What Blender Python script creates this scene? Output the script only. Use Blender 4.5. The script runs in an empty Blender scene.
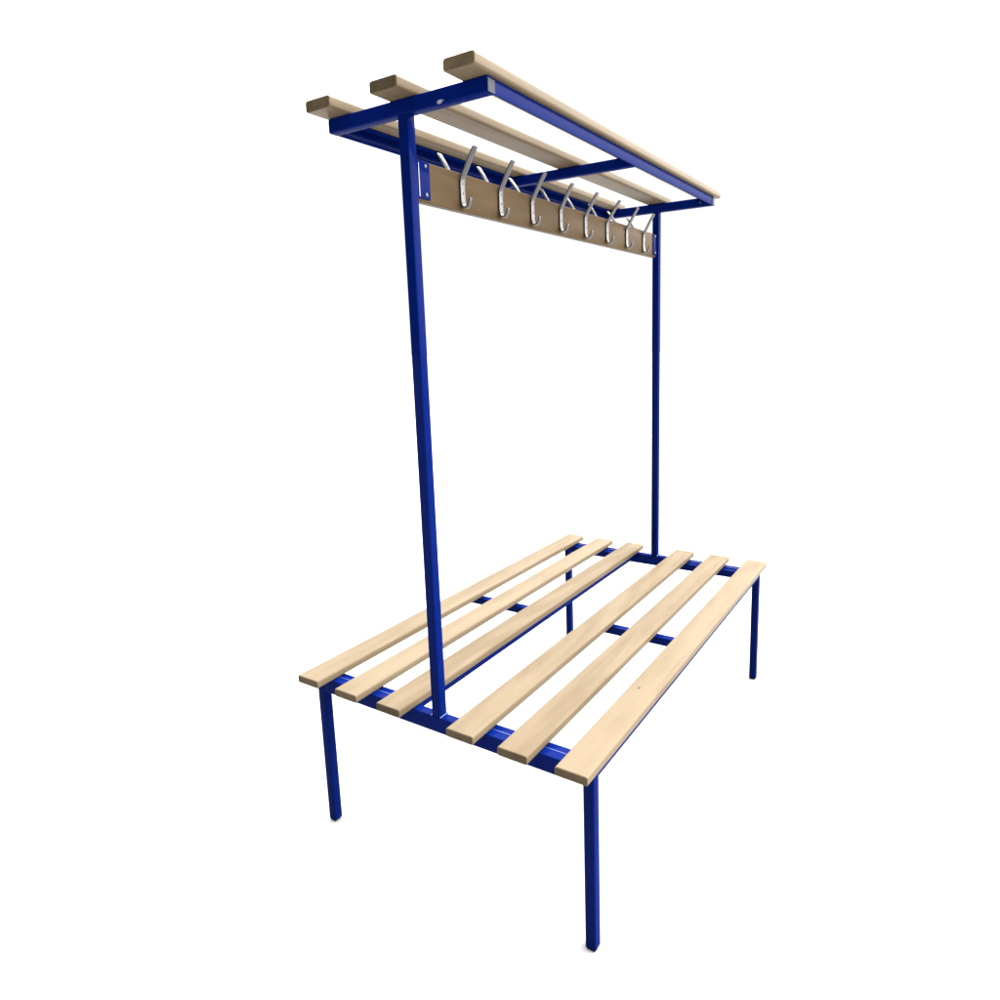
import bpy, bmesh, math, random
from mathutils import Vector, Matrix
random.seed(4)
S = bpy.context.scene
COL = S.collection

# ---------------------------------------------------------------- helpers
def link(name, bm, mat, parent=None, origin=(0, 0, 0), sharp=38):
    """origin: world position of the object's own origin; bm is in world metres"""
    bmesh.ops.recalc_face_normals(bm, faces=bm.faces)
    me = bpy.data.meshes.new(name)
    bmesh.ops.translate(bm, verts=bm.verts, vec=-Vector(origin))
    bm.to_mesh(me); bm.free()
    for p in me.polygons: p.use_smooth = True
    me.set_sharp_from_angle(angle=math.radians(sharp))
    me.materials.append(mat)
    o = bpy.data.objects.new(name, me); COL.objects.link(o)
    if parent is not None:
        o.parent = parent
        o.location = Vector(origin) - world_of(parent)
    else:
        o.location = origin
    return o

def world_of(o):
    v = Vector((0, 0, 0))
    while o is not None:
        v += o.location; o = o.parent
    return v

def rr(a0, a1, b0, b1, r, seg=4):
    """rounded rectangle outline"""
    r = min(r, (a1-a0)/2*0.98, (b1-b0)/2*0.98)
    out = []
    for (ca, cb, s) in ((a1-r, b1-r, 0), (a0+r, b1-r, 90), (a0+r, b0+r, 180), (a1-r, b0+r, 270)):
        for k in range(seg+1):
            t = math.radians(s + 90*k/seg)
            out.append((ca + r*math.cos(t), cb + r*math.sin(t)))
    return out

def bar(bm, axis, x, y, z, r=0.0022, ch=0.0008, seg=3, bow=None):
    """bar with rounded long edges and a tiny chamfer at both ends; x, y, z are (lo, hi)"""
    rng = {'x': x, 'y': y, 'z': z}
    L = rng[axis]
    A, B = {'x': (y, z), 'y': (z, x), 'z': (x, y)}[axis]
    n = 1 if bow is None else 24
    stations = [(L[0], ch)]
    for k in range(n+1):
        stations.append((L[0]+ch + (L[1]-L[0]-2*ch)*k/n, 0))
    stations.append((L[1], ch))
    rings = []
    for s, ins in stations:
        dv = (0, 0) if bow is None else bow((s-L[0])/(L[1]-L[0]))
        ring = []
        for a, b in rr(A[0]+ins, A[1]-ins, B[0]+ins, B[1]-ins, max(r-ins, 0.0004), seg):
            a += dv[0]; b += dv[1]
            co = {'x': (s, a, b), 'y': (b, s, a), 'z': (a, b, s)}[axis]
            ring.append(bm.verts.new(co))
        rings.append(ring)
    m = len(rings[0])
    for i in range(len(rings)-1):
        for j in range(m):
            bm.faces.new((rings[i][j], rings[i][(j+1) % m], rings[i+1][(j+1) % m], rings[i+1][j]))
    bm.faces.new(rings[0][::-1]); bm.faces.new(rings[-1])
    return bm

def BM(): return bmesh.new()

def catmull(P, n=7):
    out = []
    Q = [P[0]] + list(P) + [P[-1]]
    for i in range(1, len(Q)-2):
        p0, p1, p2, p3 = (Vector(q) for q in Q[i-1:i+3])
        for k in range(n):
            t = k/n
            out.append(0.5*((2*p1) + (-p0+p2)*t + (2*p0-5*p1+4*p2-p3)*t*t + (-p0+3*p1-3*p2+p3)*t**3))
    out.append(Vector(P[-1]))
    return out

# ---------------------------------------------------------------- materials
def newmat(name):
    m = bpy.data.materials.new(name); m.use_nodes = True
    return m, m.node_tree.nodes, m.node_tree.links, m.node_tree.nodes['Principled BSDF']

def N(nodes, t, **kw):
    n = nodes.new(t)
    for k, v in kw.items(): setattr(n, k, v)
    return n

def wood(name, a, b, knots=(), gloss=.035):
    """pale planed beech: long fine grain, faint wide figure, tiny pores and a few knots"""
    m, nd, lk, P = newmat(name)
    tc = N(nd, 'ShaderNodeTexCoord'); oi = N(nd, 'ShaderNodeObjectInfo')
    off = N(nd, 'ShaderNodeVectorMath', operation='SCALE'); off.inputs[0].default_value = (37.0, 11.3, 5.7)
    lk.new(oi.outputs['Random'], off.inputs['Scale'])
    add = N(nd, 'ShaderNodeVectorMath', operation='ADD')
    lk.new(tc.outputs['Object'], add.inputs[0]); lk.new(off.outputs[0], add.inputs[1])
    def stretched(sx, sy, sz):
        mp = N(nd, 'ShaderNodeMapping'); mp.inputs['Scale'].default_value = (sx, sy, sz)
        lk.new(add.outputs[0], mp.inputs['Vector']); return mp.outputs[0]
    # wide cathedral figure
    n1 = N(nd, 'ShaderNodeTexNoise'); n1.inputs['Scale'].default_value = 1.0; n1.inputs['Detail'].default_value = 2.0
    lk.new(stretched(1.6, 13, 13), n1.inputs['Vector'])
    w = N(nd, 'ShaderNodeMath', operation='MULTIPLY'); w.inputs[1].default_value = 26.0
    lk.new(n1.outputs['Fac'], w.inputs[0])
    s1 = N(nd, 'ShaderNodeMath', operation='SINE'); lk.new(w.outputs[0], s1.inputs[0])
    # fine fibres
    n2 = N(nd, 'ShaderNodeTexNoise'); n2.inputs['Scale'].default_value = 1.0; n2.inputs['Detail'].default_value = 6.0; n2.inputs['Roughness'].default_value = 0.65
    lk.new(stretched(9, 260, 260), n2.inputs['Vector'])
    # soft patches
    n3 = N(nd, 'ShaderNodeTexNoise'); n3.inputs['Scale'].default_value = 1.0; n3.inputs['Detail'].default_value = 3.0
    lk.new(stretched(5, 16, 16), n3.inputs['Vector'])
    # pores
    n4 = N(nd, 'ShaderNodeTexNoise'); n4.inputs['Scale'].default_value = 1.0; n4.inputs['Detail'].default_value = 2.0
    lk.new(stretched(130, 620, 620), n4.inputs['Vector'])
    def lin(src, mul, addv):
        q = N(nd, 'ShaderNodeMath', operation='MULTIPLY_ADD'); q.inputs[1].default_value = mul; q.inputs[2].default_value = addv
        lk.new(src, q.inputs[0]); return q.outputs[0]
    def plus(x, y):
        q = N(nd, 'ShaderNodeMath', operation='ADD'); lk.new(x, q.inputs[0]); lk.new(y, q.inputs[1]); return q.outputs[0]
    f = plus(plus(lin(s1.outputs[0], .17, 0), lin(n2.outputs['Fac'], .75, -.375)), plus(lin(n3.outputs['Fac'], 1.3, -.65), lin(n4.outputs['Fac'], .5, -.25)))
    f = plus(f, lin(oi.outputs['Random'], .75, .12))
    ramp = N(nd, 'ShaderNodeMixRGB'); ramp.use_clamp = True
    cl = N(nd, 'ShaderNodeClamp'); lk.new(f, cl.inputs[0])
    lk.new(cl.outputs[0], ramp.inputs['Fac'])
    ramp.inputs['Color1'].default_value = (*a, 1); ramp.inputs['Color2'].default_value = (*b, 1)
    colour = ramp.outputs['Color']
    for (kx, ky, kz, rad) in knots:
        df = N(nd, 'ShaderNodeVectorMath', operation='SUBTRACT'); df.inputs[1].default_value = (kx, ky, kz)
        lk.new(tc.outputs['Object'], df.inputs[0])
        sc = N(nd, 'ShaderNodeVectorMath', operation='MULTIPLY'); sc.inputs[1].default_value = (.55, 1, 1)
        lk.new(df.outputs[0], sc.inputs[0])
        ln = N(nd, 'ShaderNodeVectorMath', operation='LENGTH'); lk.new(sc.outputs[0], ln.inputs[0])
        j = plus(ln.outputs['Value'], lin(n3.outputs['Fac'], rad*1.2, -rad*.6))
        mr = N(nd, 'ShaderNodeMapRange'); mr.inputs['From Min'].default_value = rad*.35; mr.inputs['From Max'].default_value = rad
        mr.inputs['To Min'].default_value = .75; mr.inputs['To Max'].default_value = 0
        lk.new(j, mr.inputs['Value'])
        mx = N(nd, 'ShaderNodeMixRGB'); lk.new(mr.outputs[0], mx.inputs['Fac']); lk.new(colour, mx.inputs['Color1'])
        mx.inputs['Color2'].default_value = (a[0]*.4, a[1]*.35, a[2]*.3, 1); colour = mx.outputs['Color']
    lk.new(colour, P.inputs['Base Color'])
    P.inputs['Roughness'].default_value = .36
    P.inputs['Specular IOR Level'].default_value = gloss
    bp = N(nd, 'ShaderNodeBump'); bp.inputs['Strength'].default_value = .12; bp.inputs['Distance'].default_value = .0006
    lk.new(n2.outputs['Fac'], bp.inputs['Height']); lk.new(bp.outputs[0], P.inputs['Normal'])
    return m

def paint(name, col, rough=.3):
    """sprayed enamel on steel with faint orange peel and handling marks"""
    m, nd, lk, P = newmat(name)
    tc = N(nd, 'ShaderNodeTexCoord')
    n = N(nd, 'ShaderNodeTexNoise'); n.inputs['Scale'].default_value = 700; n.inputs['Detail'].default_value = 2
    lk.new(tc.outputs['Object'], n.inputs['Vector'])
    n2 = N(nd, 'ShaderNodeTexNoise'); n2.inputs['Scale'].default_value = 28; n2.inputs['Detail'].default_value = 5
    lk.new(tc.outputs['Object'], n2.inputs['Vector'])
    mr = N(nd, 'ShaderNodeMapRange'); mr.inputs['To Min'].default_value = rough-.08; mr.inputs['To Max'].default_value = rough+.14
    lk.new(n2.outputs['Fac'], mr.inputs['Value']); lk.new(mr.outputs[0], P.inputs['Roughness'])
    mx = N(nd, 'ShaderNodeMixRGB'); mx.inputs['Color1'].default_value = (*[c*.82 for c in col], 1); mx.inputs['Color2'].default_value = (*[c*1.18 for c in col], 1)
    lk.new(n2.outputs['Fac'], mx.inputs['Fac']); lk.new(mx.outputs[0], P.inputs['Base Color'])
    P.inputs['Specular IOR Level'].default_value = .003
    P.inputs['Coat Weight'].default_value = .03; P.inputs['Coat Roughness'].default_value = .12
    bp = N(nd, 'ShaderNodeBump'); bp.inputs['Strength'].default_value = .1; bp.inputs['Distance'].default_value = .0004
    lk.new(n.outputs['Fac'], bp.inputs['Height']); lk.new(bp.outputs[0], P.inputs['Normal'])
    return m

def metal(name, col, rough, metallic=1.0):
    m, nd, lk, P = newmat(name)
    tc = N(nd, 'ShaderNodeTexCoord')
    n = N(nd, 'ShaderNodeTexNoise'); n.inputs['Scale'].default_value = 160; n.inputs['Detail'].default_value = 4
    lk.new(tc.outputs['Object'], n.inputs['Vector'])
    mx = N(nd, 'ShaderNodeMixRGB'); mx.inputs['Color1'].default_value = (*[c*.75 for c in col], 1); mx.inputs['Color2'].default_value = (*[min(c*1.2, 1) for c in col], 1)
    lk.new(n.outputs['Fac'], mx.inputs['Fac']); lk.new(mx.outputs[0], P.inputs['Base Color'])
    P.inputs['Metallic'].default_value = metallic
    mr = N(nd, 'ShaderNodeMapRange'); mr.inputs['To Min'].default_value = rough-.1; mr.inputs['To Max'].default_value = rough+.12
    lk.new(n.outputs['Fac'], mr.inputs['Value']); lk.new(mr.outputs[0], P.inputs['Roughness'])
    return m

WA, WB = (.087, .0635, .0385), (.121, .0935, .0615)
M_wood = wood('planed_beech', WA, WB)
M_wood_knot = wood('planed_beech_with_knots', WA, WB, knots=((-.36, .012, .01, .0045), (.58, -.012, .01, .003)))
M_end = wood('beech_end_grain', tuple(c*.62 for c in WA), tuple(c*1.08 for c in WA), gloss=.02)
for n_ in M_end.node_tree.nodes:      # end grain: rings and pores seen across, not along
    if n_.type == 'MAPPING':
        v = n_.inputs['Scale'].default_value; v[0] = v[1]
M_board_shaded = wood('beech_board_shaded', (.048, .0295, .0130), (.070, .045, .0225), gloss=.02)  # same beech, darkened: shade under the rack is put into the colour
M_blue = paint('blue_enamel', (.0007, .0060, .070))
M_zinc = metal('zinc_plated_steel', (.082, .080, .082), .38, .9)
M_screw = metal('dull_screw', (.10, .10, .11), .4)
M_highlight = metal('highlight_steel', (.22, .22, .23), .4)  # light metal for the painted highlight line on the near bracket
M_cap = metal('grey_plastic', (.020, .0215, .032), .5, 0)
M_cap.node_tree.nodes['Principled BSDF'].inputs['Specular IOR Level'].default_value = .08
M_dark = metal('black_rubber', (.012, .012, .02), .6, 0)
M_chip = metal('bare_primer', (.2,.2,.23), .5, 0)
M_weld_glint = metal('weld_bead_and_seam_glint', (.03, .05, .20), .25, .2)  # post weld beads, and the highlight painted along the tube seams

# ---------------------------------------------------------------- dimensions (metres, fitted to the photograph)
SH, T = .450, .0203           # seat height, plank thickness
ZB = SH - T                   # top of seat frame
L = 1.4547                    # plank length
N0, N1 = .050, .075           # near end frame
F0, F1 = 1.393, 1.418         # far end frame
W, PITCH, GAP = .0748, .1393, .1405
YO, YI = .411, .386           # legs
H, HB, BL = 1.771, .030, .210 # rack bars
ST, SW, SP = .0238, .072, .1846
BT, BB = 1.663, 1.581         # coat board
BF, BK = -.003, .017

root = bpy.data.objects.new('cloakroom_bench', None); COL.objects.link(root)
root.location = (.72, 0, 0)
root['label'] = 'double-sided slatted wooden bench on blue steel frame with slatted rack and coat hooks above'
root['category'] = 'bench'
def part(name, bm, mat, o, parent=root): return link(name, bm, mat, parent, o)

# end frames: cross tube, legs, post, rack tube
for (a, b) in ((N0, N1), (F0, F1)):
    part('end_rail', bar(BM(), 'y', (a, b), (-YI, YI), (ZB-.040, ZB-.0006)), M_blue, ((a+b)/2, 0, ZB))
    for s in (-1, 1):
        y = (YI, YO) if s > 0 else (-YO, -YI)
        lg = part('leg', bar(BM(), 'z', (a, b), y, (.004, ZB-.0006), r=.003), M_blue, ((a+b)/2, sum(y)/2, 0))
        part('foot_cap', bar(BM(), 'z', (a+.0015, b-.0015), (y[0]+.0015, y[1]-.0015), (0, .004), r=.004, ch=.0015), M_dark, ((a+b)/2, sum(y)/2, 0), lg)
    ps = part('post', bar(BM(), 'z', (a, b), (-.0125, .0125), (ZB, H-HB), r=.0028), M_blue, ((a+b)/2, 0, ZB))
    for s in (-1, 1):
        wb = BM()
        pts = [(a + (b-a)*k/10, s*(.0125+.0012), ZB+.0012) for k in range(11)]
        for k, p in enumerate(pts):
            bmesh.ops.create_uvsphere(wb, u_segments=8, v_segments=6, radius=.0021+.0006*random.random(), matrix=Matrix.Translation(p) @ Matrix.Rotation(random.random(), 4, 'X'))
        part('weld_bead', wb, M_weld_glint, ((a+b)/2, 0, ZB), ps)
# the two seat trays
for s in (-1, 1):
    t = BM()
    ys = (.0855, .4105)
    def yy(p, q): return (p, q) if s > 0 else (-q, -p)
    for y0, y1, z_ in ((ys[0], ys[0]+.003, ys[0]+.022), (ys[1]-.003, ys[1], ys[1]-.022)):
        r_ = BM()
        bar(r_, 'x', (N1+.0004, F0-.0004), yy(y0, y1), (ZB-.0245, ZB-.0036), r=.001)
        bar(r_, 'x', (N1+.0006, F0-.0006), yy(min(y0, z_), max(y1, z_)), (ZB-.0038, ZB-.0008), r=.001)
        part('tray_rail', r_, M_blue, (.73, s*y0, ZB))
    for x in (N1+.0006, .706, F0-.0256):
        part('tray_cross_rail', bar(BM(), 'y', (x, x+.025), yy(ys[0]+.0034, ys[1]-.0034), (ZB-.028, ZB-.0042)), M_blue, (x, 0, ZB))
for s in (-1, 1):
    for xs in (N1, F0):
        part('seam_highlight', bar(BM(), 'y', (xs-.0009, xs+.0013), (min(s*.115, s*.402), max(s*.115, s*.402)), (ZB-.0022, ZB-.0002), r=.0007, ch=.0002), M_weld_glint, (xs, s*.25, ZB))  # added light strip imitating the highlight where the two tubes meet
# seat slats
ys = [GAP/2+W/2+k*PITCH for k in (2, 1, 0)] + [-(GAP/2+W/2+k*PITCH) for k in (0, 1, 2)]
for i, y in enumerate(ys):
    dx = (.001, -.001, .002, 0, -.001, .001)[i]
    part('seat_slat', bar(BM(), 'x', (dx, L+dx*.5), (y-W/2, y+W/2), (ZB, SH), r=.0050, ch=.0014, seg=5),
         M_wood_knot if i == 5 else M_wood, (L/2, y, SH-.01))
    # fixing screws driven up through the frame
def end_grain(o):
    o.data.materials.append(M_end)
    for p in o.data.polygons:
        if abs(p.normal.x) > .9 and p.area > 1e-4: p.material_index = 1
# rack
for k, (a, b) in enumerate(((N0, N1), (.728, .750), (F0, F1))):
    yl = (-BL, BL) if k != 1 else (-BL+.0035, BL-.0035)
    rk = part('rack_cross_bar', bar(BM(), 'y', (a, b), yl, (H-HB, H-.0006) if k != 1 else (H-HB+.003, H-.0006), r=.0028), M_blue, ((a+b)/2, 0, H))
    if k != 1:
        part('end_cap', bar(BM(), 'y', (a+.001, b-.001), (-BL-.0016, -BL-.0002), (H-HB+.001, H-.0045), r=.002, ch=.0006), M_cap, ((a+b)/2, -BL, H), rk)
        part('end_cap', bar(BM(), 'y', (a+.001, b-.001), (BL+.0002, BL+.0016), (H-HB+.001, H-.0045), r=.002, ch=.0006), M_cap, ((a+b)/2, BL, H), rk)
    if k == 0:
        c = BM()
        out = [(p*1.5, q*1.3) for p, q in [(-.006, .0012), (-.003, .0022), (-.0045, .0035), (.001, .0042), (.003, .0036), (.007, .0018), (.003, .0006), (.0035, -.0016), (-.003, -.0028), (-.0045, -.001), (-.002, .0002)]]
        v0 = [c.verts.new((a-.0001, -.099-p[0], H-HB+.0035+p[1]*.8)) for p in out]
        v1 = [c.verts.new((a-.0006, -.099-p[0], H-HB+.0035+p[1]*.8)) for p in out]
        n = len(out)
        c.faces.new(v1); c.faces.new(v0[::-1])
        for j in range(n): c.faces.new((v0[j], v0[(j+1) % n], v1[(j+1) % n], v1[j]))
        part('paint_chip', c, M_chip, (a, -.099, H-HB), rk)
    if k == 2:
        c = BM(); bmesh.ops.create_uvsphere(c, u_segments=16, v_segments=10, radius=.0036, matrix=Matrix.Translation((a, -.168, H-.016)) @ Matrix.Diagonal((.5, 1, 1, 1)))
        part('screw', c, M_screw, (a, -.168, H-.016), rk)
for s in (-1, 1):
    def yy(p, q): return (p, q) if s > 0 else (-q, -p)
    r_ = BM()      # rolled angle: outer upright flange and flange under the slat
    bar(r_, 'x', (N1+.0004, F0-.0004), yy(BL-.0032, BL-.0004), (H-HB+(.001 if s < 0 else .0003), H-.0035), r=.001)
    bar(r_, 'x', (N1+.0006, F0-.0006), yy(BL-.026, BL-.0008), (H-.0036, H-.0006), r=.001)
    part('rack_side_rail', r_, M_blue, (.73, s*BL, H))
for k, y in enumerate((-SP, 0, SP)):
    part('rack_slat', bar(BM(), 'x', (0, L), (y-SW/2, y+SW/2), (H, H+ST), r=.0062, ch=.0014, seg=5), M_wood, (L/2, y, H+.012))

for o in list(root.children):
    if o.name.split('.')[0] in ('seat_slat', 'rack_slat'): end_grain(o)
# coat board with brackets and hooks
board = part('coat_board', bar(BM(), 'x', (.079, 1.3895), (BF, BK), (BB, BT), r=.0016, ch=.0006), M_board_shaded, (.72, (BF+BK)/2, (BB+BT)/2))
for (x0, x1, px) in ((.0795, .1195, N1), (1.361, 1.3925, F0)):
    c = BM()
    bar(c, 'x', (x0, x1), (BF-.0032, BF-.0002), (BB+.006, BT-.001), r=.001, ch=.0006)
    if px == N1: bar(c, 'x', (N1, x0+.0006), (BF-.0031, BF-.0003), (BB+.012, BT-.008), r=.001, ch=.0002)
    br = part('bracket', c, M_blue, ((x0+x1)/2, BF, (BB+BT)/2), board)
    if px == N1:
        part('bracket_highlight', bar(BM(), 'z', (x0+.0040, x0+.0062), (BF-.0040, BF-.0032), (BB+.009, BT-.006), r=.0003, ch=.0002), M_highlight, (x0, BF, (BB+BT)/2), br)  # added bright strip, stands in for a highlight along the plate
    for z in (BB+.015, BT-.010):
        c = BM(); bmesh.ops.create_uvsphere(c, u_segments=18, v_segments=12, radius=.0042, matrix=Matrix.Translation(((x0+x1)/2+(.007 if px == N1 else 0), BF-.0034, z)) @ Matrix.Diagonal((1, .5, 1, 1)))
        part('screw', c, M_screw, ((x0+x1)/2, BF, z), board)

def strip(path, s, x, w=.0170, th=.0036):
    """bent flat steel strip: path of (outward offset, z), s = side"""
    b = BM()
    P = catmull(path, 6)
    base = BF if s < 0 else BK
    rings = []
    for i, p in enumerate(P):
        t = (P[min(i+1, len(P)-1)] - P[max(i-1, 0)]).normalized()
        nrm = Vector((-t.y, t.x))
        u = i/(len(P)-1)
        ww = w if 0 < i < len(P)-1 else w*.72
        if u > .66: ww *= 1 - .5*(u-.66)/.34
        ring = []
        for a, q in rr(-ww/2, ww/2, -th/2, th/2, .0011, 2):
            c = p + nrm*q
            ring.append(b.verts.new((x+a, base + s*c.x, c.y)))
        rings.append(ring)
    m = len(rings[0])
    for i in range(len(rings)-1):
        for j in range(m):
            b.faces.new((rings[i][j], rings[i][(j+1) % m], rings[i+1][(j+1) % m], rings[i+1][j]))
    b.faces.new(rings[0][::-1]); b.faces.new(rings[-1])
    return b

path = [(.044, 1.7135), (.030, 1.694), (.0165, 1.673), (.0062, 1.657), (.0026, 1.646), (.0022, 1.630), (.0022, 1.612), (.0028, 1.600),
        (.0060, 1.5915), (.0115, 1.5885), (.0175, 1.5915), (.0215, 1.599), (.0240, 1.6085)]
HX = [.232, .383, .529, .680, .829, .977, .1270+1, 1.272]
for s in (-1, 1):
    for i, x in enumerate(HX):
        jit = random.uniform(-.0035, .0035)
        pth = [(o + (jit if z > 1.66 else 0)*(z-1.66)/.05, z) for o, z in path]
        hk = part('coat_hook', strip(pth, s, x), M_zinc, (x, BF if s < 0 else BK, 1.62))
        for z in (1.640, 1.619):
            c = BM()
            y = (BF - .0038) if s < 0 else (BK + .0038)
            bmesh.ops.create_cone(c, cap_ends=True, segments=14, radius1=.0027, radius2=.0022, depth=.0012, matrix=Matrix.Translation((x+.0005, y, z)) @ Matrix.Rotation(math.radians(90), 4, 'X'))
            part('screw', c, M_dark, (x, y, z), hk)

# ---------------------------------------------------------------- floor
FA = .30
m, nd, lk, P = newmat('pale_floor')
tc = N(nd, 'ShaderNodeTexCoord'); n = N(nd, 'ShaderNodeTexNoise'); n.inputs['Scale'].default_value = 6; n.inputs['Detail'].default_value = 6
lk.new(tc.outputs['Object'], n.inputs['Vector'])
mx = N(nd, 'ShaderNodeMixRGB'); mx.inputs['Color1'].default_value = (FA*.97,)*3+(1,); mx.inputs['Color2'].default_value = (FA*1.03,)*3+(1,)
lk.new(n.outputs['Fac'], mx.inputs['Fac']); lk.new(mx.outputs[0], P.inputs['Base Color'])
P.inputs['Roughness'].default_value = .9; P.inputs['Specular IOR Level'].default_value = .1
b = BM(); bmesh.ops.create_grid(b, x_segments=2, y_segments=2, size=60)
fl = link('floor', b, m); fl['kind'] = 'structure'

# ---------------------------------------------------------------- light: bright studio ahead, overhead and to the right, dim behind the camera
world = bpy.data.worlds.new('World'); S.world = world; world.use_nodes = True
nd, lk = world.node_tree.nodes, world.node_tree.links
bg = nd['Background']
tc = N(nd, 'ShaderNodeTexCoord')
def dotv(v, lo, hi, amp):
    d = N(nd, 'ShaderNodeVectorMath', operation='DOT_PRODUCT'); lk.new(tc.outputs['Generated'], d.inputs[0]); d.inputs[1].default_value = v
    r = N(nd, 'ShaderNodeMapRange', interpolation_type='SMOOTHSTEP')
    r.inputs['From Min'].default_value = lo; r.inputs['From Max'].default_value = hi
    r.inputs['To Min'].default_value = 0; r.inputs['To Max'].default_value = amp
    lk.new(d.outputs['Value'], r.inputs['Value']); return r.outputs[0]
def addn(x, y):
    q = N(nd, 'ShaderNodeMath', operation='ADD'); lk.new(x, q.inputs[0]); lk.new(y, q.inputs[1]); return q.outputs[0]
tot = addn(addn(dotv((.84, -.47, .27), .86, .97, 2.0), dotv((.30, .16, .94), .52, .93, 11.3)), addn(dotv((.83, .55, 0), .25, .6, 1.1), dotv((.52, -.62, .59), .66, .97, 14.5)))
base = N(nd, 'ShaderNodeMath', operation='ADD'); base.inputs[1].default_value = .02; lk.new(tot, base.inputs[0])
lk.new(base.outputs[0], bg.inputs['Strength']); bg.inputs['Color'].default_value = (1, .99, .97, 1)

# ---------------------------------------------------------------- camera
yaw, pitch, roll = .5605, -.1764, -.0271
f, ppx, ppy = 672.13, 534.47, 461.19
fwd = Vector((math.cos(yaw)*math.cos(pitch), math.sin(yaw)*math.cos(pitch), math.sin(pitch)))
right = Vector((math.sin(yaw), -math.cos(yaw), 0)); up = right.cross(fwd)
r2 = right*math.cos(roll) + up*math.sin(roll); u2 = -right*math.sin(roll) + up*math.cos(roll)
cam = bpy.data.cameras.new('camera'); co = bpy.data.objects.new('camera', cam); COL.objects.link(co)
mt = Matrix((r2, u2, -fwd)).transposed().to_4x4(); mt.translation = Vector((-1.04215, -.97625, 1.28798))
co.matrix_world = mt
cam.sensor_width = 36; cam.sensor_fit = 'HORIZONTAL'; cam.lens = f/1000*36
cam.shift_x = (500-ppx)/1000; cam.shift_y = (ppy-500)/1000
cam.clip_start = .02; cam.clip_end = 300
S.camera = co
S.render.engine = 'CYCLES'
S.view_settings.view_transform = 'Standard'; S.view_settings.look = 'None'
S.view_settings.exposure = 0; S.view_settings.gamma = 1
